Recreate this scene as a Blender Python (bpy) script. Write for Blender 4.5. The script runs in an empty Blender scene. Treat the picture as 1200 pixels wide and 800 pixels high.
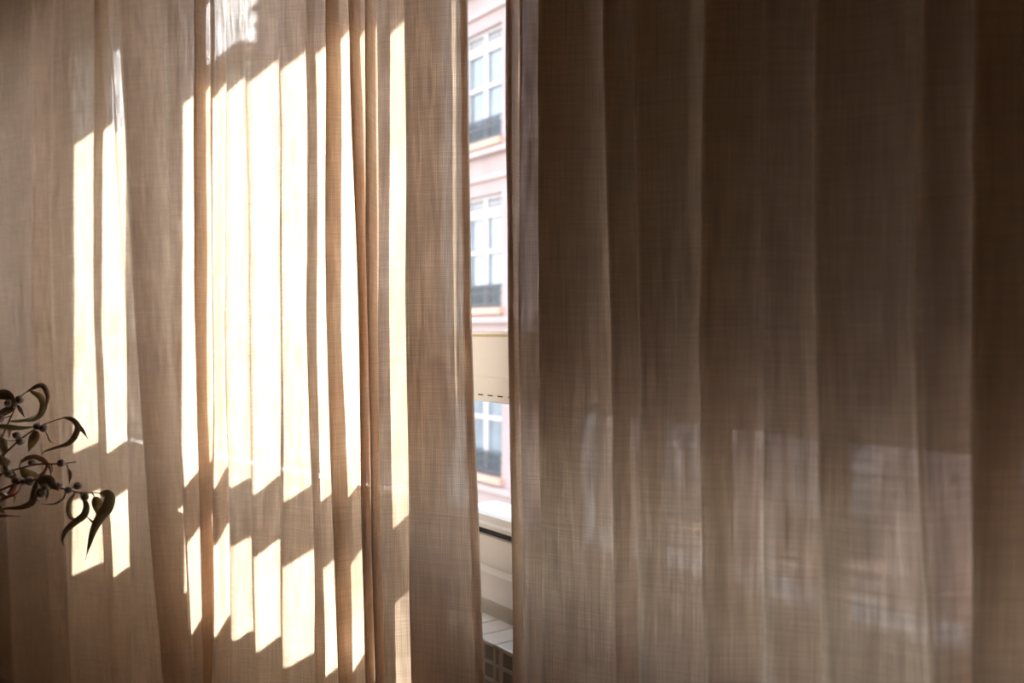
import bpy, bmesh, math, random
from mathutils import Vector, noise
random.seed(7)
C = bpy.context.scene.collection
SC = bpy.context.scene
R = math.radians

# ------------------------------------------------------------------ camera
F, CX, HY, EYE = 1100.0, 600.0, 389.0, 1.45       # focal length in px, centre column, horizon row, eye height
cam = bpy.data.cameras.new('camera'); camo = bpy.data.objects.new('camera', cam); C.objects.link(camo)
camo.location = (0, 0, EYE); camo.rotation_euler = (R(90), 0, 0)
cam.sensor_width = 36; cam.lens = F / 1200 * 36; cam.shift_y = -(400 - HY) / 1200
cam.clip_start = 0.05; cam.clip_end = 500
cam.dof.use_dof = True; cam.dof.focus_distance = 2.35; cam.dof.aperture_fstop = 2.8
SC.camera = camo

# ------------------------------------------------------------------ light
SUN_AZ, SUN_EL = -16.0, 31.5                       # degrees: right of straight ahead, above horizon
w = bpy.data.worlds.new('sky'); SC.world = w; w.use_nodes = True
nt = w.node_tree; nt.nodes.clear()
sky = nt.nodes.new('ShaderNodeTexSky'); sky.sky_type = 'NISHITA'; sky.sun_disc = False
sky.sun_elevation = R(SUN_EL); sky.sun_rotation = R(SUN_AZ); sky.air_density = 1.0; sky.dust_density = 1.0; sky.ozone_density = 1.0
bg = nt.nodes.new('ShaderNodeBackground'); bg.inputs['Strength'].default_value = 0.68
wo = nt.nodes.new('ShaderNodeOutputWorld')
hs = nt.nodes.new('ShaderNodeHueSaturation'); hs.inputs['Saturation'].default_value = .55
nt.links.new(sky.outputs[0], hs.inputs['Color']); nt.links.new(hs.outputs[0], bg.inputs[0]); nt.links.new(bg.outputs[0], wo.inputs[0])
sl = bpy.data.lights.new('sun', 'SUN'); sl.energy = 18.5; sl.angle = R(0.53); sl.color = (1, 0.985, 0.96)
so = bpy.data.objects.new('sun', sl); C.objects.link(so)
sd = Vector((math.sin(R(SUN_AZ)) * math.cos(R(SUN_EL)), math.cos(R(SUN_AZ)) * math.cos(R(SUN_EL)), math.sin(R(SUN_EL))))
so.rotation_euler = sd.to_track_quat('Z', 'Y').to_euler(); so.location = sd * 60
vs = SC.view_settings
vs.view_transform = 'Standard'; vs.look = 'None'; vs.gamma = 1.0; vs.use_curve_mapping = False
vs.exposure = 0.58
cy = SC.cycles
cy.max_bounces = 16; cy.diffuse_bounces = 8; cy.transparent_max_bounces = 32; cy.transmission_bounces = 12
cy.sample_clamp_indirect = 8.0

# ------------------------------------------------------------------ helpers
def tag(o, label=None, cat=None, group=None, kind=None):
    if label: o['label'] = label
    if cat: o['category'] = cat
    if group: o['group'] = group
    if kind: o['kind'] = kind
    return o
def empty(name, loc=(0, 0, 0)):
    o = bpy.data.objects.new(name, None); C.objects.link(o); o.location = loc; o.empty_display_size = .05
    return o
def bmobj(name, bm, mat, parent=None, smooth=False):
    bmesh.ops.recalc_face_normals(bm, faces=bm.faces)
    return meshobj(name, bm, mat, parent, smooth)
def meshobj(name, bm, mat, parent=None, smooth=False):
    me = bpy.data.meshes.new(name); bm.to_mesh(me); bm.free()
    me.materials.append(mat)
    if smooth:
        for p in me.polygons: p.use_smooth = True
    o = bpy.data.objects.new(name, me); C.objects.link(o)
    if parent is not None:
        o.parent = parent
        o.matrix_parent_inverse = parent.matrix_basis.inverted() if parent.type == 'EMPTY' else o.matrix_parent_inverse
    return o
def copyobj(o, parent, loc):
    c = o.copy(); C.objects.link(c); c.parent = parent; c.location = loc
    return c
class Frame:                                        # a vertical plane frame: e along the wall, n pointing outdoors
    def __init__(s, theta):
        s.e = Vector((math.sin(theta), -math.cos(theta))); s.n = Vector((math.cos(theta), math.sin(theta)))
    def p(s, a, d, z): v = s.e * a + s.n * d; return Vector((v.x, v.y, z))
    def px(s, x, d):                                # plan point where the picture column x meets the plane at distance d
        t = (x - CX) / F; z = d / (s.n.x * t + s.n.y); return Vector((t * z, z))
FR = Frame(math.atan2(760, 1100)); FL = Frame(R(45.5))
def box(bm, fr, a0, a1, d0, d1, z0, z1, org=None):
    o = org or Vector((0, 0, 0))
    v = [bm.verts.new(fr.p(a, d, z) - o) for z in (z0, z1) for a, d in ((a0, d0), (a1, d0), (a1, d1), (a0, d1))]
    for q in ((3, 2, 1, 0), (4, 5, 6, 7), (0, 1, 5, 4), (1, 2, 6, 5), (2, 3, 7, 6), (3, 0, 4, 7)): bm.faces.new([v[i] for i in q])
def bevel(bm, off, seg=1):
    bmesh.ops.bevel(bm, geom=list(bm.edges), offset=off, segments=seg, affect='EDGES', profile=0.5)
def prism(bm, pts, z0, z1):
    b = [bm.verts.new((x, y, z0)) for x, y in pts]; t = [bm.verts.new((x, y, z1)) for x, y in pts]
    n = len(pts); bm.faces.new(b[::-1]); bm.faces.new(t)
    for i in range(n): bm.faces.new((b[i], b[(i + 1) % n], t[(i + 1) % n], t[i]))
def lathe(bm, prof, seg=24, c=(0, 0, 0), axis=Vector((0, 0, 1)), scale=1.0):
    q = axis.to_track_quat('Z', 'Y'); c = Vector(c); rings = []
    for r, h in prof:
        rings.append([bm.verts.new(c + q @ Vector((r * math.cos(2 * math.pi * k / seg), r * math.sin(2 * math.pi * k / seg), h)) * scale) for k in range(seg)])
    for a, b in zip(rings, rings[1:]):
        for k in range(seg): bm.faces.new((a[k], a[(k + 1) % seg], b[(k + 1) % seg], b[k]))
    bm.faces.new(rings[0][::-1]); bm.faces.new(rings[-1])
def tube(bm, pts, r0, r1, seg=7):
    rings = []; n = len(pts)
    for i, p in enumerate(pts):
        d = (pts[min(i + 1, n - 1)] - pts[max(i - 1, 0)]).normalized()
        q = d.to_track_quat('Z', 'Y'); r = r0 + (r1 - r0) * i / (n - 1)
        rings.append([bm.verts.new(p + q @ Vector((r * math.cos(2 * math.pi * k / seg), r * math.sin(2 * math.pi * k / seg), 0))) for k in range(seg)])
    for a, b in zip(rings, rings[1:]):
        for k in range(seg): bm.faces.new((a[k], a[(k + 1) % seg], b[(k + 1) % seg], b[k]))
    bm.faces.new(rings[0][::-1]); bm.faces.new(rings[-1])
def spline(pts, n):
    P = [pts[0] * 2 - pts[1]] + list(pts) + [pts[-1] * 2 - pts[-2]]; out = []
    segs = len(pts) - 1
    for i in range(n + 1):
        f = i / n * segs; k = min(int(f), segs - 1); t = f - k
        a, b, c, d = P[k:k + 4]
        out.append(.5 * ((2 * b) + (c - a) * t + (2 * a - 5 * b + 4 * c - d) * t * t + (3 * b - a - 3 * c + d) * t ** 3))
    return out

# ------------------------------------------------------------------ materials
def mat(name, col, rough=.6, var=.06, scale=6.0, bump=0.0, bscale=80.0, spec=.4):
    m = bpy.data.materials.new(name); m.use_nodes = True; t = m.node_tree; b = t.nodes['Principled BSDF']
    b.inputs['Roughness'].default_value = rough; b.inputs['Specular IOR Level'].default_value = spec
    tc = t.nodes.new('ShaderNodeTexCoord'); nz = t.nodes.new('ShaderNodeTexNoise'); nz.inputs['Scale'].default_value = scale; nz.inputs['Detail'].default_value = 4
    t.links.new(tc.outputs['Object'], nz.inputs['Vector'])
    r = t.nodes.new('ShaderNodeValToRGB'); r.color_ramp.elements[0].position = .3; r.color_ramp.elements[1].position = .7
    r.color_ramp.elements[0].color = tuple(max(0, c * (1 - var)) for c in col) + (1,); r.color_ramp.elements[1].color = tuple(min(1, c * (1 + var)) for c in col) + (1,)
    t.links.new(nz.outputs['Fac'], r.inputs['Fac']); t.links.new(r.outputs['Color'], b.inputs['Base Color'])
    if bump:
        n2 = t.nodes.new('ShaderNodeTexNoise'); n2.inputs['Scale'].default_value = bscale; n2.inputs['Detail'].default_value = 3
        bp = t.nodes.new('ShaderNodeBump'); bp.inputs['Strength'].default_value = bump; bp.inputs['Distance'].default_value = .01
        t.links.new(tc.outputs['Object'], n2.inputs['Vector']); t.links.new(n2.outputs['Fac'], bp.inputs['Height']); t.links.new(bp.outputs['Normal'], b.inputs['Normal'])
    return m
def glass_mat(name):
    m = bpy.data.materials.new(name); m.use_nodes = True; t = m.node_tree; t.nodes.clear()
    tr = t.nodes.new('ShaderNodeBsdfTransparent'); tr.inputs[0].default_value = (.95, .97, .96, 1)
    gl = t.nodes.new('ShaderNodeBsdfGlossy'); gl.inputs['Roughness'].default_value = .02
    fr = t.nodes.new('ShaderNodeFresnel'); fr.inputs[0].default_value = 1.25
    mx = t.nodes.new('ShaderNodeMixShader'); o = t.nodes.new('ShaderNodeOutputMaterial')
    t.links.new(fr.outputs[0], mx.inputs[0]); t.links.new(tr.outputs[0], mx.inputs[1]); t.links.new(gl.outputs[0], mx.inputs[2]); t.links.new(mx.outputs[0], o.inputs[0])
    return m
PERIOD = 0.0036
def linen(name, refl, trans, open_max, seed):
    """loose linen weave: threads in both directions with holes between, slubs along the threads"""
    m = bpy.data.materials.new(name); m.use_nodes = True; t = m.node_tree; t.nodes.clear(); L = t.links.new
    def N(k, **kw):
        n = t.nodes.new(k)
        for a, v in kw.items(): setattr(n, a, v)
        return n
    def mth(op, a, b=None, c=None):
        n = N('ShaderNodeMath', operation=op)
        for i, v in enumerate((a, b, c)):
            if v is None: continue
            if isinstance(v, (int, float)): n.inputs[i].default_value = v
            else: L(v, n.inputs[i])
        return n.outputs[0]
    uv = N('ShaderNodeUVMap'); sx = N('ShaderNodeSeparateXYZ'); L(uv.outputs[0], sx.inputs[0]); U, V = sx.outputs[0], sx.outputs[1]
    def nz(su, sv, detail=2.0, off=0.0):
        cb = N('ShaderNodeCombineXYZ'); L(mth('MULTIPLY', U, su), cb.inputs[0]); L(mth('MULTIPLY', V, sv), cb.inputs[1]); cb.inputs[2].default_value = seed + off
        n = N('ShaderNodeTexNoise'); n.inputs['Scale'].default_value = 1; n.inputs['Detail'].default_value = detail; L(cb.outputs[0], n.inputs['Vector']); return n.outputs['Fac']
    su_ = nz(560, 9); sv_ = nz(9, 560, off=3); wu = nz(60, 25, off=5); wv = nz(25, 60, off=8); big = nz(9, 3, off=11)
    def gap(x, wob, slub):
        ph = mth('ADD', mth('MULTIPLY', x, 2 * math.pi / PERIOD), mth('MULTIPLY', wob, 3.0))
        s = mth('SINE', ph)
        mr = N('ShaderNodeMapRange'); mr.interpolation_type = 'SMOOTHSTEP'
        L(mth('ADD', s, mth('MULTIPLY', mth('SUBTRACT', slub, .5), 2.6)), mr.inputs[0]); mr.inputs[1].default_value = -.55; mr.inputs[2].default_value = .65
        return mr.outputs[0]
    hole = mth('MULTIPLY', gap(U, wu, su_), gap(V, wv, sv_))
    dens = nz(70, 9, 3.0, off=15)
    dmr = N('ShaderNodeMapRange'); L(dens, dmr.inputs[0]); dmr.inputs[1].default_value = .3; dmr.inputs[2].default_value = .7; dmr.inputs[3].default_value = .3; dmr.inputs[4].default_value = 1.7
    fac = mth('MULTIPLY', mth('MULTIPLY', hole, open_max), dmr.outputs[0])
    thin = mth('ADD', .6, mth('MULTIPLY', mth('MULTIPLY', hole, dmr.outputs[0]), 1.6))
    # thread colour: slightly lighter and darker slubs
    k = mth('ADD', mth('MULTIPLY', mth('ADD', su_, mth('MULTIPLY', sv_, .7)), .50), mth('MULTIPLY', big, .16))
    k = mth('ADD', k, .50)
    def tint(col, kk):
        n = N('ShaderNodeVectorMath', operation='SCALE'); n.inputs[0].default_value = col; L(kk, n.inputs['Scale']); return n.outputs[0]
    df = N('ShaderNodeBsdfDiffuse'); L(tint(refl, k), df.inputs[0])
    tl = N('ShaderNodeBsdfTranslucent'); L(tint(trans, mth('MULTIPLY', k, thin)), tl.inputs[0])
    ad = N('ShaderNodeAddShader'); L(df.outputs[0], ad.inputs[0]); L(tl.outputs[0], ad.inputs[1])
    tr = N('ShaderNodeBsdfTransparent'); mx = N('ShaderNodeMixShader'); o = N('ShaderNodeOutputMaterial')
    L(fac, mx.inputs[0]); L(ad.outputs[0], mx.inputs[1]); L(tr.outputs[0], mx.inputs[2]); L(mx.outputs[0], o.inputs[0])
    return m

M = {
    'linen': linen('linen', (.48, .415, .345), (.31, .233, .166), .22, 1.3),
    'plaster': mat('white_plaster', (.86, .85, .83), .9, .03, 3, .15, 60),
    'ceiling': mat('ceiling_paint', (.55, .48, .41), .9, .02, 3),
    'oak': mat('oak_floor', (.30, .19, .11), .45, .25, 9, .1, 40),
    'white': mat('white_window_paint', (.88, .90, .91), .35, .02, 5),
    'slat': mat('grey_beige_slat', (.42, .38, .33), .5, .04, 6),
    'gold': mat('cream_bead', (.76, .68, .50), .4, .05, 5),
    'gasket': mat('dark_gasket', (.05, .05, .06), .7, .1, 20),
    'rad': mat('white_enamel', (.86, .87, .86), .3, .02, 8),
    'glass': glass_mat('window_glass'),
    'taupe': mat('taupe_plaster', (.46, .37, .29), .9, .04, 3, .15, 60),
    'pink': mat('pink_render', (.56, .405, .375), .9, .07, 1.2, .2, 8),
    'stone': mat('pale_stone', (.58, .44, .40), .85, .06, 2),
    'ochre': mat('ochre_stone', (.72, .46, .34), .85, .08, 2),
    'frame': mat('pale_frame', (.62, .54, .52), .5, .03, 3),
    'pane': mat('dark_pane', (.27, .30, .33), .08, .25, 1.5, spec=.8),
    'iron': mat('grey_iron', (.10, .10, .11), .5, .1, 10),
    'cream': mat('cream_render', (.70, .63, .50), .9, .06, 1.0),
    'tile': mat('clay_tile', (.45, .22, .14), .8, .2, 3),
    'asphalt': mat('asphalt', (.16, .16, .16), .9, .15, 2),
    'leaf': mat('olive_leaf', (.46, .42, .24), .5, .35, 25),
    'leafred': mat('reddish_leaf', (.46, .23, .17), .5, .35, 25),
    'leafdark': mat('dark_leaf', (.27, .22, .16), .5, .3, 25),
    'leafpale': mat('pale_leaf', (.42, .40, .26), .55, .3, 25),
    'stem': mat('red_brown_stem', (.30, .16, .12), .6, .3, 30),
    'pod': mat('blue_grey_pod', (.42, .42, .48), .75, .25, 150, .2, 300),
    'podcap': mat('brown_pod_cap', (.24, .19, .17), .7, .25, 150),
    'vase': mat('stoneware', (.45, .40, .34), .7, .1, 14, .15, 90),
    'wood': mat('walnut', (.20, .12, .07), .5, .25, 12),
    'rail': mat('rail_white', (.75, .73, .70), .5, .02, 5),
}

# ------------------------------------------------------------------ room shell
D_R, D_L = 1.40, 1.835                       # window planes, metres from the camera's foot
CEIL, SILL, HEAD, FZ = 3.35, .948, 2.85, -.22
def solve(f1, d1, f2, d2):
    det = f1.n.x * f2.n.y - f1.n.y * f2.n.x
    return Vector(((d1 * f2.n.y - f1.n.y * d2) / det, (f1.n.x * d2 - d1 * f2.n.x) / det))
Bd = solve(FR, D_R, FL, D_L); SR0 = FR.e.dot(Bd); SL0 = FL.e.dot(Bd)
SR1, SRW = 4.0, .20                           # end of right wall, end of its window
SL1, SLW = -6.25, -4.93
TH = .20
def wall(name, fr, a_lo, a_hi, w_lo, w_hi, d):
    bm = bmesh.new()
    box(bm, fr, a_lo, a_hi, d - .02, d + TH, FZ - .02, .80)
    box(bm, fr, a_lo, a_hi, d - .02, d + TH, HEAD + .06, CEIL + .02)
    for a0, a1 in ((a_lo, w_lo), (w_hi, a_hi)):
        if a1 - a0 > .02: box(bm, fr, a0, a1, d - .02, d + TH, .80, HEAD + .06)
    return tag(bmobj(name, bm, M['plaster']), kind='structure')
wall('wall_right', FR, SR0 + .02, SR1, SR0 + .02, SRW, D_R)
wall('wall_front', FL, SL1, SL0 - .02, SLW, SL0 - .02, D_L)
Lend = FL.p(SL1, D_L, 0); Rend = FR.p(SR1, D_R, 0)
XL, YB = -3.2, -2.6
def wbox(name, x0, x1, y0, y1, z0, z1, m):
    bm = bmesh.new(); prism(bm, [(x0, y0), (x1, y0), (x1, y1), (x0, y1)], z0, z1)
    return tag(bmobj(name, bm, M[m]), kind='structure')
wbox('wall_left', XL - .15, XL, YB - .15, Lend.y + .25, FZ - .02, CEIL + .02, 'taupe')
wbox('wall_back', XL, Rend.x + .2, YB - .15, YB, FZ - .02, CEIL + .02, 'taupe')
Bo = solve(FR, D_R + TH, FL, D_L + TH); Lo = FL.p(SL1, D_L + TH, 0); Ro = FR.p(SR1, D_R + TH, 0)
poly = [(XL, YB), (Ro.x, YB), (Ro.x, Ro.y), (Bo.x, Bo.y), (Lo.x, Lo.y), (XL, Lo.y)]
bm = bmesh.new(); prism(bm, poly, CEIL, CEIL + .15); tag(bmobj('ceiling', bm, M['ceiling']), kind='structure')
bm = bmesh.new(); prism(bm, poly, FZ - .17, FZ - .02); floor = tag(bmobj('floor', bm, M['oak']), kind='structure')
# floor boards, each its own piece, running along the left wall
def clip_y(x0, x1):
    ys = []
    for x in (x0, x1):
        hi = 1e9
        for fr, d in ((FR, D_R - .03), (FL, D_L - .03)): hi = min(hi, (d - fr.n.x * x) / fr.n.y)
        ys.append(hi)
    return min(min(ys), Lend.y)
x = XL + .01; k = 0
while x < Rend.x - .3:
    y1 = clip_y(x, x + .138); y = YB + .01 + random.random() * .9 - .9
    while y < y1:
        L_ = random.uniform(1.2, 2.0); a, b = max(y, YB + .01), min(y + L_, y1)
        if b - a > .08:
            bm = bmesh.new(); prism(bm, [(x, a), (x + .138, a), (x + .138, b - .002), (x, b - .002)], FZ - .02, FZ)
            bmobj('floor_board', bm, M['oak'], floor)
        y += L_
    x += .14

# ------------------------------------------------------------------ windows
def window(name, fr, a0, a1, d, mullions):
    """frame with a deep mid rail, glazed above and below; a0..a1 along the wall"""
    root = tag(empty(name, fr.p((a0 + a1) / 2, d, .80)), kind='structure')
    fw = .055
    zb, zt = (1.262, 1.437) if d < 1.5 else (1.285, 1.395)   # mid rail
    rd = .06 if d < 1.5 else .035
    bm = bmesh.new()                            # outer frame
    box(bm, fr, a0, a0 + fw, d - .02, d + .07, .80, HEAD + .06); box(bm, fr, a1 - fw, a1, d - .02, d + .07, .80, HEAD + .06)
    box(bm, fr, a0 + fw, a1 - fw, d - .02, d + .07, HEAD, HEAD + .06)
    box(bm, fr, a0 + fw, a1 - fw, d - .012, d + .07, .80, .899)
    bmobj('frame', bm, M['white'], root)
    bm = bmesh.new(); box(bm, fr, a0 + fw, a1 - fw, d + .002, d + .05, .897, .922); bmobj('gasket', bm, M['gasket'], root)
    bm = bmesh.new(); box(bm, fr, a0 + fw, a1 - fw, d - .022, d + .05, .920, .936); bevel(bm, .004); bmobj('bottom_rail', bm, M['white' if d < 1.5 else 'slat'], root)
    bm = bmesh.new(); box(bm, fr, a0 + fw, a1 - fw, d - .006, d + .05, .934, SILL + .004); bmobj('bottom_bead', bm, M['white' if d < 1.5 else 'slat'], root)
    bm = bmesh.new(); box(bm, fr, a0 + fw, a1 - fw, d - .022, d + rd, zb, 1.33); bevel(bm, .003); tr = bmobj('mid_rail', bm, M['white'], root)
    bm = bmesh.new(); box(bm, fr, a0 + fw, a1 - fw, d - .010, d + rd, 1.33, zt); bmobj('rail_panel', bm, M['white'], tr)
    bm = bmesh.new(); box(bm, fr, a0 + fw, a1 - fw, d - .004, d + rd - .01, zt, zt + .007); bmobj('cream_bead', bm, M['gold'], tr)
    bm = bmesh.new(); box(bm, fr, a0 + fw, a1 - fw, d - .015, d + rd - .01, zt + .007, zt + .015); bmobj('top_bead', bm, M['white'], tr)
    bm = bmesh.new()
    q = a0 + fw + .01
    while q < a1 - fw - .03: box(bm, fr, q, q + .022, d - .0235, d - .021, zb + .017, zb + .020); q += .048
    bmobj('vent_slots', bm, M['gasket'], tr)
    edges = [a0 + fw] + [m_[0] for m_ in mullions] + [a1 - fw]
    for mm, mw_ in mullions:
        bm = bmesh.new(); box(bm, fr, mm - mw_, mm + mw_, d - .014, d + .06, SILL + .004, zb); box(bm, fr, mm - mw_, mm + mw_, d - .014, d + .06, zt + .015, HEAD); bmobj('mullion', bm, M['white'], root)
    for e0, e1 in zip(edges, edges[1:]):
        for z0, z1 in ((SILL, zb), (zt + .015, HEAD)):
            bm = bmesh.new(); v = [bm.verts.new(fr.p(a, d + .03, z)) for a, z in ((e0, z0), (e1, z0), (e1, z1), (e0, z1))]; bm.faces.new(v)
            meshobj('pane', bm, M['glass'], root)
    bm = bmesh.new(); box(bm, fr, a0 + fw, a1 - fw, d + .07, d + (.17 if d < 1.5 else .08), .90, .942); bmobj('outer_sill', bm, M['white' if d < 1.5 else 'slat'], root)
    bm = bmesh.new(); box(bm, fr, a0 - .03, a1 + (.0 if a1 > -1 else 0), d - .055, d - .02, .745, .826); bevel(bm, .006)
    bmobj('sill_board', bm, M['white'], root)
    return root
window('window_1', FR, SR0 + .03, SRW, D_R, [(-1.80, .045), (-.42, .035)])
window('window_2', FL, SLW, SL0 - .03, D_L, [(-3.90, .16)])
bm = bmesh.new(); o2 = solve(FR, D_R - .02, FL, D_L - .02)          # corner post where the two windows meet
pa = FR.p(SR0 + .035, D_R - .022, 0); pb = FR.p(SR0 + .035, D_R + .07, 0); pc = FL.p(SL0 - .035, D_L + .07, 0); pd = FL.p(SL0 - .035, D_L - .022, 0)
po = solve(FR, D_R + .07, FL, D_L + .07)
prism(bm, [(pa.x, pa.y), (pb.x, pb.y), (po.x, po.y), (pc.x, pc.y), (pd.x, pd.y), (o2.x, o2.y)], FZ - .02, CEIL)
tag(bmobj('trim_1', bm, M['white']), kind='structure')

# roller shutter outside the right-hand casement of window_1, lowered to just above the mid rail
sh = tag(empty('roller_shutter', FR.p(-.75, D_R + .13, 1.445)), 'grey beige slatted roller shutter lowered outside the window behind the shaded curtain', 'shutter')
SH0, SH1, SHZ, NSL = -1.83, SRW - .06, 1.445, 29
bm = bmesh.new(); box(bm, FR, SH0, SH1, D_R + .124, D_R + .136, 0, .0475); bevel(bm, .004)
slat = bmobj('slat', bm, M['slat']); slat.parent = sh; slat.location = Vector((0, 0, SHZ)) - sh.location
# small light slots stay open between the slats: each slat hangs on short links
bm = bmesh.new(); q = SH0 + .03; k = 0
while q < SH1 - .05:
    box(bm, FR, q, q + .105, D_R + .128, D_R + .132, .047, .0505); q += .112
link = bmobj('hinge_strip', bm, M['slat']); link.parent = slat
for k in range(1, NSL):
    o = copyobj(slat, sh, Vector((0, 0, SHZ + k * .05)) - sh.location); l2 = link.copy(); C.objects.link(l2); l2.parent = o
    l2.location = FR.e.to_3d() * random.uniform(-.02, .02)
bm = bmesh.new(); box(bm, FR, SH0, SH1, D_R + .12, D_R + .14, SHZ - .03, SHZ - .001); bevel(bm, .004); bmobj('bottom_bar', bm, M['slat'], sh)
for a in (SH0 - .012, SH1 - .008):
    bm = bmesh.new(); box(bm, FR, a, a + .02, D_R + .105, D_R + .155, .941, HEAD + .061); bmobj('guide_rail', bm, M['slat'], sh)

# ------------------------------------------------------------------ radiator under the right window
rt = tag(empty('radiator', FR.p(-1.5, 1.275, FZ)), 'white enamelled radiator with open front grid under the window sill', 'radiator')
RA0, PITCH, NSEC = SR0 + .14, .078, 22
def first_section():
    out = []
    o0 = Vector((0, 0, 0))
    bm = bmesh.new(); box(bm, FR, .001, PITCH - .001, 1.218, 1.335, .706, .718); bevel(bm, .004, 2)
    out.append(('top_plate', bm))
    bm = bmesh.new()
    box(bm, FR, PITCH - .012, PITCH - .002, 1.222, 1.232, .10, .708)                       # front upright
    box(bm, FR, PITCH / 2 - .012, PITCH / 2 + .012, 1.26, 1.30, .10, .708)                # water channel
    box(bm, FR, .003, PITCH - .003, 1.315, 1.322, .10, .708)                              # back web
    out.append(('section', bm))
    return out
protos = []
for nm, b in first_section():
    o = bmobj(nm, b, M['rad'], None); o.parent = rt; protos.append(o)
base = rt.location
for k in range(NSEC):
    off = FR.p(RA0 + k * PITCH, 0, 0) - base
    for pr in protos:
        if k == 0: pr.location = off
        else: copyobj(pr, rt, off)
for i in range(14):
    bm = bmesh.new(); box(bm, FR, RA0, RA0 + NSEC * PITCH, 1.221, 1.227, .664 - i * .041, .670 - i * .041); bmobj('cross_bar', bm, M['rad'], rt)
for a in (RA0 + .1, RA0 + NSEC * PITCH - .1):
    bm = bmesh.new(); box(bm, FR, a - .02, a + .02, 1.25, 1.30, FZ, .11); bmobj('foot', bm, M['rad'], rt)
for a in (RA0 + .2, RA0 + NSEC * PITCH - .2):
    bm = bmesh.new(); box(bm, FR, a - .015, a + .015, 1.31, D_R - .02, .60, .63); bmobj('wall_bracket', bm, M['rad'], rt)

# ------------------------------------------------------------------ curtains
ROWS = (0, 370, 770)
def round_poly(P, cut=.22, lim=.022):
    """cut corners twice so that folds get rounded edges"""
    for it in range(3):
        out = [P[0]]
        for i in range(1, len(P) - 1):
            a, b, c = P[i - 1], P[i], P[i + 1]
            fa = min(cut, lim / max(1e-6, (a[0] - b[0]).length)); fc = min(cut, lim / max(1e-6, (c[0] - b[0]).length))
            out.append(tuple(x + (y - x) * fa for x, y in zip(b, a))); out.append(tuple(x + (y - x) * fc for x, y in zip(b, c)))
        out.append(P[-1]); P = out; lim *= .45
    return P
def curtain(name, label, fr, dc, faces, start, end, hi, lo, m, hem, seed, top=3.25, bot=FZ + .012):
    """faces: (x in row 0, x in row 370, x in row 770, columns that the fold before it runs on behind this one)"""
    rnd = random.Random(seed)
    ctrl = [(start, dc - hi * .4)]                               # (columns in the three rows, distance)
    prev_lo = dc
    for (x0, x1, x2, back, *am) in faces:
        am = am[0] if am else 1.0
        h = am * hi * rnd.uniform(.75, 1.2); l = am * lo * rnd.uniform(.75, 1.25) * (1.25 if back > 30 else 1)
        ctrl.append(((x0 + back, x1 + back, x2 + back * 1.05), dc + l)); ctrl.append(((x0, x1, x2), dc - h))
    ctrl.append((end, dc + lo * .6))
    P = []
    for xs, d in ctrl:
        pts = [fr.px(x, d) for x in xs]; hs = [EYE - (y - HY) / F * p.y for y, p in zip(ROWS, pts)]
        P.append((pts[0], pts[1], pts[2], hs[0], hs[1], hs[2]))
    # subdivide long faces, then round
    Q = [P[0]]
    for ia, (a, b) in enumerate(zip(P, P[1:])):
        n = max(1, int((a[1] - b[1]).length / (.008 if ia in (0, len(P) - 2) else .05)))
        for i in range(1, n + 1): Q.append(tuple(x + (y - x) * (i / n) for x, y in zip(a, b)))
    Q = round_poly(Q)
    # drop points closer than 2 mm
    T = [Q[0]]
    for q in Q[1:]:
        if (q[1] - T[-1][1]).length > .003: T.append(q)
    arc = [0.0]
    for a, b in zip(T, T[1:]): arc.append(arc[-1] + (a[1] - b[1]).length)
    NV = 130; bm = bmesh.new(); uvl = bm.loops.layers.uv.new('UVMap'); grid = []
    for i, (p0, p1, p2, h0, h1, h2) in enumerate(T):
        tang = (T[min(i + 1, len(T) - 1)][1] - T[max(i - 1, 0)][1]).normalized(); nn = Vector((-tang.y, tang.x)); col = []
        for j in range(NV + 1):
            z = bot + (top - bot) * j / NV
            if z >= h1: t = min((z - h1) / (h0 - h1), 1.15); xy = p1 + (p0 - p1) * t
            else: t = min((h1 - z) / (h1 - h2), 1.35); xy = p1 + (p2 - p1) * t
            # smooth the kink at eye level
            k = max(0, 1 - abs(z - h1) / .5); xy = xy + ((p0 - p1) / (h0 - h1) - (p1 - p2) / (h1 - h2)) * .0 * k
            w1 = noise.noise(Vector((arc[i] * 5 + seed, z * 1.7, seed))) * .007 + noise.noise(Vector((arc[i] * 16 + seed, z * 3.5, 2))) * .0022
            xy = xy + nn * w1 + fr.n * noise.noise(Vector((arc[i] * 2.2, z * .8, seed + 9))) * .010
            col.append(bm.verts.new((xy.x, xy.y, z)))
        grid.append(col)
    zs = [bot + (top - bot) * j / NV for j in range(NV + 1)]
    for i in range(len(T) - 1):
        for j in range(NV):
            f = bm.faces.new((grid[i][j], grid[i + 1][j], grid[i + 1][j + 1], grid[i][j + 1])); f.smooth = True
            for lp, (ii, jj) in zip(f.loops, ((i, j), (i + 1, j), (i + 1, j + 1), (i, j + 1))):
                drift = .012 * noise.noise(Vector((arc[ii] * 1.5, zs[jj] * .7, seed)))
                lp[uvl].uv = (arc[ii] + drift, zs[jj] + .02 * noise.noise(Vector((arc[ii] * 2.0, zs[jj] * .3, seed + 4))))
    root = empty(name, (T[len(T) // 2][1].x, T[len(T) // 2][1].y, FZ)); tag(root, label, 'curtain')
    cloth = meshobj('cloth', bm, m, root)
    # turned side hem: a second layer over the edge strip
    idx = [i for i in range(len(T)) if (arc[i] <= hem[1] if hem[0] == 0 else arc[i] >= arc[-1] - hem[1])]
    bm = bmesh.new(); uvl = bm.loops.layers.uv.new('UVMap'); off = fr.n * .004
    def hv(i, j): v = Vector(cloth.data.vertices[i * (NV + 1) + j].co); return bm.verts.new((v.x + off.x, v.y + off.y, v.z))
    hg = {i: [hv(i, j) for j in range(NV + 1)] for i in idx}
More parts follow.
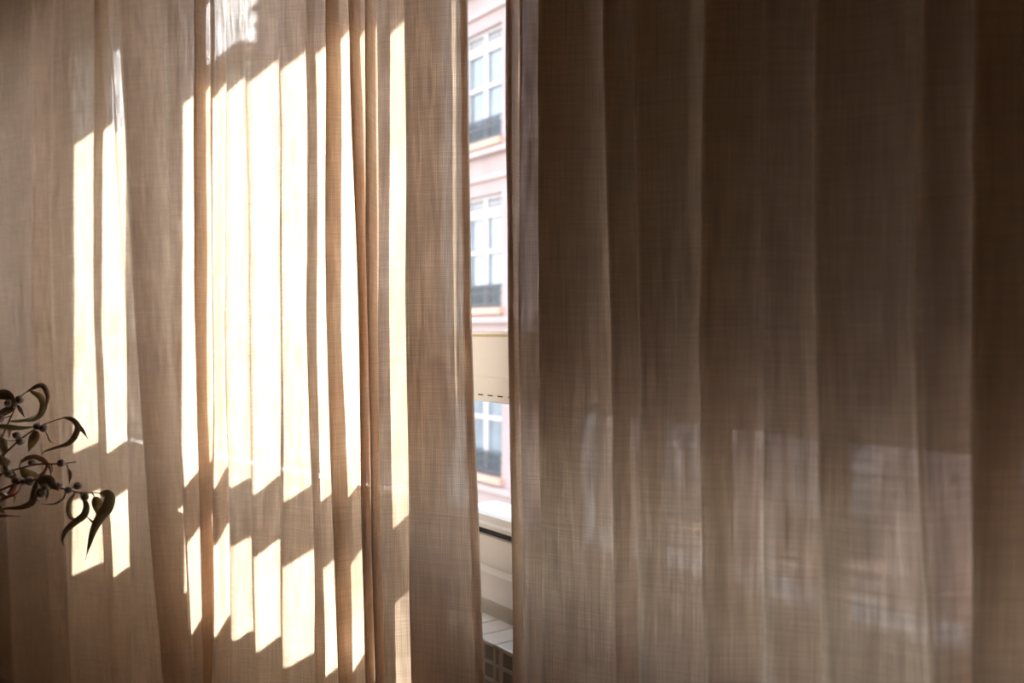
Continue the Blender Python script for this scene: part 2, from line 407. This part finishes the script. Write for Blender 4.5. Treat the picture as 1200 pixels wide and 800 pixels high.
    for i in idx[:-1]:
        for j in range(NV):
            f = bm.faces.new((hg[i][j], hg[i + 1][j], hg[i + 1][j + 1], hg[i][j + 1])); f.smooth = True
            for lp, (ii, jj) in zip(f.loops, ((i, j), (i + 1, j), (i + 1, j + 1), (i, j + 1))): lp[uvl].uv = (arc[ii] + .0011, zs[jj] + .0007)
    meshobj('side_hem', bm, m, root)
    # gathered heading tape along the top
    bm = bmesh.new(); uvl = bm.loops.layers.uv.new('UVMap'); off = fr.n * -.005; tg = []
    for i in range(len(T)):
        v = cloth.data.vertices[i * (NV + 1) + NV].co; tg.append([bm.verts.new((v.x + off.x, v.y + off.y, v.z - .07)), bm.verts.new((v.x + off.x, v.y + off.y, v.z))])
    for i in range(len(T) - 1): bm.faces.new((tg[i][0], tg[i + 1][0], tg[i + 1][1], tg[i][1]))
    meshobj('heading_tape', bm, M['rail'], root)
    return root
LFACES = [(-8, -4, 12, 24), (31, 36, 55, 20), (61, 61, 82, 4), (108, 106, 124, 20, .7), (127, 145, 154, 3, .8), (132, 152, 184, 44),
          (186, 200, 221, 12), (224, 226, 234, 20), (248, 249, 249, 3, .75), (268, 263, 271, 2, .55), (286, 292, 298, 3, .5), (322, 326, 330, 3, .55),
          (350, 354, 364, 18, .8), (376, 375, 389, 27, .8), (406, 419, 424, 10), (428, 432, 438, 9), (443, 442, 449, 7), (472, 474, 479, 50)]
RFACES = [(610, 608, 611, 2), (625, 624.5, 627, 60), (701, 707, 716, 32), (737, 743, 742, 43), (820, 816, 815, 52), (889, 889, 887, 15),
          (951, 951, 954, 50), (1072, 1070, 1081, 20), (1130, 1128, 1124, 78), (1218, 1215, 1210, 55), (1310, 1310, 1310, 45), (1420, 1420, 1420, 45), (1530, 1530, 1530, 50)]
P0 = FR.px(556, 1.16); DCL = FL.n.dot(P0)
curtain('curtain', 'sunlit cream linen curtain in tight folds, hanging behind the eucalyptus branches', FL, DCL, LFACES, (-42, -42, -38), (547, 551, 564), .05, .055, M['linen'], (1, .022), 3)
curtain('curtain', 'shaded brown linen curtain in wide folds, hanging in front of the radiator', FR, 1.125, RFACES, (595, 597, 598), (1640, 1640, 1640), .045, .05, M['linen'], (0, .030), 11)
for fr, d, a0, a1, lab in ((FR, 1.125, -1.60, .55, 'white ceiling track carrying the shaded curtain'), (FL, DCL, -5.80, -1.60, 'white ceiling track carrying the sunlit curtain')):
    rr = tag(empty('curtain_rail', fr.p((a0 + a1) / 2, d, CEIL)), lab, 'curtain rail')
    bm = bmesh.new(); box(bm, fr, a0, a1, d - .016, d + .016, CEIL - .03, CEIL); bevel(bm, .003); bmobj('track', bm, M['rail'], rr)
    first = None; q = a0 + .05
    while q < a1:
        if first is None:
            bm = bmesh.new(); box(bm, fr, -.004, .004, d - .004, d + .004, CEIL - .105, CEIL - .029); first = bmobj('glider', bm, M['rail']); first.parent = rr; first.location = fr.p(q, 0, 0) - rr.location
        else: copyobj(first, rr, fr.p(q, 0, 0) - rr.location)
        q += .09

# ------------------------------------------------------------------ eucalyptus in a vase
def at(x, y, z): return Vector(((x - CX) / F * z, z, EYE - (y - HY) / F * z))
ZB = 2.0
VX = at(-215, 660, ZB + .05)                        # mouth of the vase, just out of view
def make_leaf(pts, wid, m, zs, twist, parent):
    n = 18; P = spline([at(x, y, z) for (x, y), z in zip(pts, zs)], n); bm = bmesh.new(); rows = []
    for i, p in enumerate(P):
        t = i / n; d = (P[min(i + 1, n)] - P[max(i - 1, 0)]).normalized()
        side = d.cross(Vector((0, 1, 0))); side = side.normalized() if side.length > 1e-4 else Vector((1, 0, 0))
        nrm = side.cross(d).normalized(); a = twist[0] + (twist[1] - twist[0]) * t
        s = side * math.cos(a) + nrm * math.sin(a); u = nrm * math.cos(a) - side * math.sin(a)
        wd = wid / F * p.y * .5 * (math.sin(math.pi * min(1, t * 1.04 + .02) ** .75) ** .8 if t < .96 else .12 * (1 - t) / .04 + .03)
        wd = max(wd, .0006)
        rows.append([bm.verts.new(p + s * wd * k + u * abs(k) * wd * .25 + u * o) for o, ks in ((0, (-1, 0, 1)), (.0006, (1, 0, -1))) for k in ks])
    for a, b in zip(rows, rows[1:]):
        for k in range(6):
            bm.faces.new((a[k], a[(k + 1) % 6], b[(k + 1) % 6], b[k]))
    bm.faces.new(rows[0][::-1]); bm.faces.new(rows[-1])
    return bmobj('leaf', bm, m, parent, True)
def make_pod(x, y, z, r, parent, ax):
    c = at(x, y, z); s = r / F * z
    bm = bmesh.new(); lathe(bm, [(.15, -1.3), (.55, -.9), (.92, -.25), (1.0, .25), (.95, .55), (.72, .72)], 12, c, ax, s); o = bmobj('seed_pod', bm, M['pod'], parent, True)
    bm = bmesh.new(); lathe(bm, [(.74, .70), (.55, .92), (.22, 1.12), (.12, 1.35), (.03, 1.4)], 10, c, ax, s); k = bmobj('pod_cap', bm, M['podcap'], o, True)
    return o
def branch(label, lay, main, twigs, leaves, pods):
    """lay: -1.5 .. 1.5, the branch's depth layer in the bunch"""
    root = tag(empty('eucalyptus_branch', VX - Vector((0, 0, .12))), label, 'branch', None)
    bm = bmesh.new()
    zf = lambda x: ZB + .06 * lay + .02 * math.sin(x * .09)
    foot = VX + Vector((-.012, .014 * lay, -.22))
    pts = [foot, VX + Vector((.004, .012 * lay, .012))] + [at(x, y, zf(x)) for x, y in main]
    tube(bm, spline(pts, 40), .0034, .0011)
    for tw in twigs: tube(bm, spline([at(x, y, zf(x)) for x, y in tw], 12), .0014, .0006, 6)
    bmobj('stem', bm, M['stem'], root, True)
    for (pts, wid, mk, dz, tw) in leaves:
        z0 = zf(pts[0][0]); n = len(pts)
        make_leaf(pts, wid, M[mk], [z0 + dz * i / (n - 1) for i in range(n)], tw, root)
    for (x, y, r) in pods:
        make_pod(x, y, zf(x) - .004, r, root, Vector((random.uniform(-.6, .6), -.75, random.uniform(-.5, .7))).normalized())
    return root
branch('highest eucalyptus branch in the vase, with two leaves curled into rings', 1.5, [(-50, 585), (-12, 540), (4, 508), (11, 492), (17, 479), (21, 468)],
       [[(21, 468), (30, 460), (43, 455)], [(17, 479), (9, 473)], [(13, 487), (6, 489), (1, 490)]],
       [([(31, 459), (42, 452), (51, 452), (56, 463), (55, 473), (51, 479)], 6.5, 'leafdark', -.02, (.5, 1.0)),
        ([(35, 458), (46, 464), (51, 475), (46, 487), (36, 493), (20, 493)], 8, 'leaf', .02, (.2, .5)),
        ([(16, 477), (8, 464), (-4, 464), (-12, 476)], 13, 'leafdark', -.01, (.2, .2)),
        ([(16, 478), (6, 482), (-4, 487), (-16, 486)], 9, 'leafdark', .01, (.1, .4)),
        ([(20, 474), (24, 481), (29, 489)], 4.5, 'leafdark', .0, (.1, .2)),
        ([(11, 493), (28, 492), (42, 486)], 4, 'leafpale', .0, (.6, .6)),
        ([(-6, 499), (10, 500), (26, 501), (44, 499)], 7, 'leafpale', .015, (.1, .9)),
        ([(10, 499), (11, 506), (10, 514)], 4, 'leafpale', .01, (.4, .2)),
        ([(-2, 513), (4, 522), (3, 536)], 10, 'leaf', .0, (.2, .1))],
       [(23, 468, 5.0), (9.5, 473, 4.4), (1, 490, 4), (19, 471, 3)])
branch('eucalyptus branch ending in one dark curled leaf above the drooping ones', .5, [(-60, 600), (-20, 556), (7, 530), (26, 513), (44, 501), (60, 494), (76, 489)],
       [[(50, 499), (55, 509)], [(26, 513), (15, 516), (6, 516)], [(6, 530), (4, 541)]],
       [([(74, 489), (84, 491), (91, 499), (88, 511), (80, 520), (68, 524), (52, 529), (50, 532)], 7, 'leafdark', -.02, (.3, .8)),
        ([(84, 491), (92, 499), (98, 506), (103, 514)], 5, 'leafdark', .01, (.2, .5)),
        ([(43, 505), (38, 517), (33, 530)], 11, 'leaf', .03, (.3, .4)),
        ([(55, 509), (58, 516), (64, 520)], 1.6, 'leaf', .0, (0, 0)),
        ([(8, 530), (2, 521), (1, 508)], 9, 'leaf', .0, (.2, .3)),
        ([(-4, 540), (4, 541), (9, 550)], 11, 'leafpale', .0, (.2, .2))],
       [(43.5, 499, 4.4), (51, 501.5, 4.4), (20, 510, 4.6), (24, 517, 4.6), (8, 541, 4.6)])
branch('eucalyptus branch with a bare twig tip and reddish arched leaves', -.5, [(-60, 610), (-22, 572), (0, 556), (22, 549), (44, 544), (70, 543), (89, 541)],
       [[(78, 544), (81, 552)], [(22, 549), (25, 538)], [(60, 543), (62, 553)], [(4, 555), (2, 550), (4, 545)]],
       [([(24, 542), (30, 537), (41, 535), (52, 540), (59, 550), (60, 560)], 6.5, 'leafred', -.02, (.4, .6)),
        ([(80, 549), (82, 557), (81, 567)], 4, 'leafdark', .0, (.2, .3)),
        ([(2, 556), (-6, 566), (4, 580), (18, 578), (25, 566), (24, 554)], 5, 'leafred', .0, (.6, .9)),
        ([(24, 549), (32, 556), (44, 558), (50, 552)], 12, 'leaf', .02, (.1, .3)),
        ([(4, 545), (10, 556), (20, 562)], 6, 'leafdark', .0, (.2, .2)),
        ([(56, 544), (48, 560), (41, 570), (41, 582), (46, 588)], 4.5, 'leafred', -.02, (.3, .5)),
        ([(15, 551), (18, 566), (10, 580), (0, 587), (-10, 598)], 6, 'leafred', .0, (.2, .5)),
        ([(12, 578), (17, 581), (16, 589)], 2.5, 'leafred', .0, (.2, .3))],
       [(72, 542.5, 4.6), (10, 555, 5), (38, 542, 4.4)])
branch('longest eucalyptus branch, hung with drooping olive leaves at its tip', -1.5, [(-60, 620), (-20, 588), (10, 570), (42, 562), (68, 571), (79, 573.5), (93, 577), (110, 577), (121, 578)],
       [[(108, 577), (114, 588)], [(68, 570), (50, 576)], [(93, 577), (98, 581)], [(79, 573), (91, 569)]],
       [([(117, 578), (125, 578.5), (128, 584), (125, 596), (117, 606), (109, 622), (104, 640), (100, 656)], 13.5, 'leaf', -.02, (.3, .1)),
        ([(111, 582), (114, 591), (117, 603), (113, 618)], 13, 'leaf', .01, (.2, .1)),
        ([(119, 605), (112, 613), (105, 609), (101, 604)], 4, 'leafdark', .01, (.3, .6)),
        ([(97, 582), (101, 593), (98, 604), (88, 612), (77, 622), (73, 632), (75, 640)], 8.5, 'leafdark', -.02, (.2, .5)),
        ([(88, 577), (82, 587), (80, 598), (84, 607), (93, 608), (97, 603)], 5, 'leaf', .01, (.5, .9)),
        ([(77, 575), (74, 584), (65, 590), (56, 591), (48, 590)], 2.6, 'leafdark', .0, (.3, .6)),
        ([(44, 561), (56, 562), (62, 569), (69, 575)], 11, 'leafdark', -.01, (.2, .3)),
        ([(44, 562), (50, 568), (55, 578), (54, 586)], 6, 'leafdark', .0, (.2, .4)),
        ([(43, 562), (40, 575), (37, 589), (24, 595), (8, 596), (-6, 598)], 8, 'leafdark', .0, (.1, .8)),
        ([(-12, 584), (-4, 594), (6, 601)], 9, 'leaf', .0, (.2, .2)),
        ([(-27, 593), (-12, 605), (6, 604), (24, 605)], 4, 'leafred', .0, (.3, .5))],
       [(68.5, 569, 4.4), (79.5, 574, 4.4), (91, 569.5, 4.6), (99, 582, 4.8), (48, 577, 6.2), (53, 571, 4), (19.5, 563, 5.2), (35, 564, 5.5), (27, 565, 4)])
v = tag(empty('vase', (VX.x, VX.y, VX.z - .36)), 'beige stoneware vase with a narrow neck holding the eucalyptus branches', 'vase')
bm = bmesh.new(); lathe(bm, [(.055, 0), (.085, .03), (.105, .10), (.10, .17), (.07, .24), (.042, .29), (.040, .33), (.050, .36), (.043, .36), (.034, .33), (.036, .29), (.06, .24), (.09, .17), (.09, .08), (.05, .015)], 36, (VX.x, VX.y, VX.z - .36)); bmobj('body', bm, M['vase'], v, True)
ht = VX.z - .36
tb = tag(empty('side_table', (VX.x, VX.y, FZ)), 'round walnut side table under the stoneware vase', 'table')
bm = bmesh.new(); lathe(bm, [(.20, ht - .028), (.215, ht - .02), (.215, ht - .004), (.21, ht)], 40, (VX.x, VX.y, 0)); bmobj('tabletop', bm, M['wood'], tb)
for k in range(3):
    a = k * 2.094 + .4; bm = bmesh.new()
    tube(bm, [Vector((VX.x + .11 * math.cos(a), VX.y + .11 * math.sin(a), ht - .02)), Vector((VX.x + .19 * math.cos(a), VX.y + .19 * math.sin(a), FZ))], .016, .011, 10); bmobj('leg', bm, M['wood'], tb, True)

# ------------------------------------------------------------------ outdoors
GZ = -7.0
bm = bmesh.new(); prism(bm, [(-160, 3.2), (90, -70), (160, 160), (-160, 160)], GZ - .3, GZ)
tag(bmobj('ground', bm, M['asphalt']), kind='structure')
def facade_building(name, label, fr, df, s0, s1, ztop, floors, cols, wwid, wz, mw, depth, railing=True):
    """floors: sill heights; cols: centre of each window along the street; wz: window height"""
    root = tag(empty(name, fr.p((s0 + s1) / 2, df + depth / 2, GZ)), label, 'building')
    fl = sorted(floors); cs = sorted(cols); bm = bmesh.new()
    cuts = [s0] + [v for c in cs for v in (c - wwid / 2, c + wwid / 2)] + [s1]
    for i in range(0, len(cuts), 2): box(bm, fr, cuts[i], cuts[i + 1], df, df + .35, GZ, ztop)           # piers
    for c in cs:
        z = GZ
        for f in fl: box(bm, fr, c - wwid / 2, c + wwid / 2, df, df + .35, z, f); z = f + wz
        box(bm, fr, c - wwid / 2, c + wwid / 2, df, df + .35, z, ztop)
    box(bm, fr, s0, s1, df + .5, df + depth, GZ, ztop); box(bm, fr, s0, s0 + .3, df + .35, df + .5, GZ, ztop)
    bmobj('wall', bm, M[mw], root)
    for f in fl:
        bm = bmesh.new(); box(bm, fr, s0 - .05, s1, df - .16, df, f - .32, f - .2); bmobj('ledge', bm, M['stone' if mw == 'pink' else 'cream'], root)
        bm = bmesh.new(); box(bm, fr, s0 - .02, s1, df - .07, df, f + wz + .30, f + wz + .42); bmobj('string_course', bm, M['stone' if mw == 'pink' else 'cream'], root)
    bm = bmesh.new(); box(bm, fr, s0 - .4, s1, df - .5, df + depth, ztop, ztop + .35); bmobj('cornice', bm, M['stone'], root)
    # one window with its parts, then copies
    h = wwid / 2; t = .09; g0 = wz * .80; mid = wz * .50
    defs = {'frame': bmesh.new(), 'lattice': bmesh.new(), 'window_sill': bmesh.new(), 'railing': bmesh.new()}
    b = defs['frame']
    for a0, a1 in ((-h, -h + t), (-.09, .09), (h - t, h)): box(b, fr, a0, a1, .10, .18, 0, wz)
    for z0, z1 in ((0, .10), (mid - .05, mid + .05), (g0, g0 + .22), (wz - .08, wz)): box(b, fr, -h, h, .09, .175, z0, z1)
    b = defs['lattice']
    for a in (-1, 1):
        for k in range(1, 4): q = a * (.09 + (h - t - .09) * k / 4); box(b, fr, q - .015, q + .015, .12, .15, g0 + .2, wz - .07)
        box(b, fr, min(a * .09, a * (h - t)), max(a * .09, a * (h - t)), .12, .15, (g0 + .2 + wz - .07) / 2 - .015, (g0 + .2 + wz - .07) / 2 + .015)
    box(defs['window_sill'], fr, -h - .08, h + .08, -.12, .12, -.14, 0)
    b = defs['railing']
    box(b, fr, -h + .02, h - .02, -.02, .02, .46, .50); box(b, fr, -h + .02, h - .02, -.015, .015, .06, .09); box(b, fr, -h + .02, h - .02, -.015, .015, .30, .325)
    k = -h + .05
    while k < h - .04: box(b, fr, k - .012, k + .012, -.012, .012, .0, .48); k += .085
    mats = {'frame': 'frame', 'lattice': 'frame', 'window_sill': 'ochre' if mw == 'pink' else 'cream', 'railing': 'iron'}
    meshes = {}
    for nm, bb in defs.items():
        bmesh.ops.recalc_face_normals(bb, faces=bb.faces); me = bpy.data.meshes.new(nm); bb.to_mesh(me); bb.free(); me.materials.append(M[mats[nm]]); meshes[nm] = me
    pm = []
    for a in (-1, 1):
        for z0, z1 in ((.10, mid - .05), (mid + .05, g0), (g0 + .22, wz - .08)):
            bb = bmesh.new(); box(bb, fr, min(a * .09, a * (h - t)), max(a * .09, a * (h - t)), .15, .17, z0, z1)
            bmesh.ops.recalc_face_normals(bb, faces=bb.faces); me = bpy.data.meshes.new('pane'); bb.to_mesh(me); bb.free(); me.materials.append(M['pane']); pm.append(me)
    for f in fl:
        for c in cs:
            wfr = bpy.data.objects.new('window_frame', meshes['frame']); C.objects.link(wfr); wfr.parent = root; wfr.location = fr.p(c, df, f) - root.location
            for nm in ('lattice', 'window_sill') + (('railing',) if railing else ()):
                o = bpy.data.objects.new(nm, meshes[nm]); C.objects.link(o); o.parent = wfr
            for me in pm:
                o = bpy.data.objects.new('pane', me); C.objects.link(o); o.parent = wfr
    return root
DF = 11.0
s_end = Vector((-.15, 2.10)); az = Vector((math.sin(R(SUN_AZ)), math.cos(R(SUN_AZ))))
tt = (DF - FR.n.dot(s_end)) / FR.n.dot(az); corner = s_end + az * tt; SC0 = FR.e.dot(corner)
cols = [-17.06 + 2.95 * k for k in range(-2, 5)]
facade_building('apartment_building', 'pink rendered apartment building across the street with iron window railings', FR, DF, SC0, -2.5, 24.0,
                [-5.17 + 3.57 * k for k in range(8)], [c for c in cols if c - .9 > SC0], 1.52, 2.42, 'pink', 9.0)
facade_building('town_house', 'low cream town house further down the street', FR, DF + .5, -62.0, -33.0, 11.5,
                [-5.0 + 3.5 * k for k in range(4)], [-60.5 + 3.2 * k for k in range(9)], 1.3, 2.2, 'cream', 8.0, False)
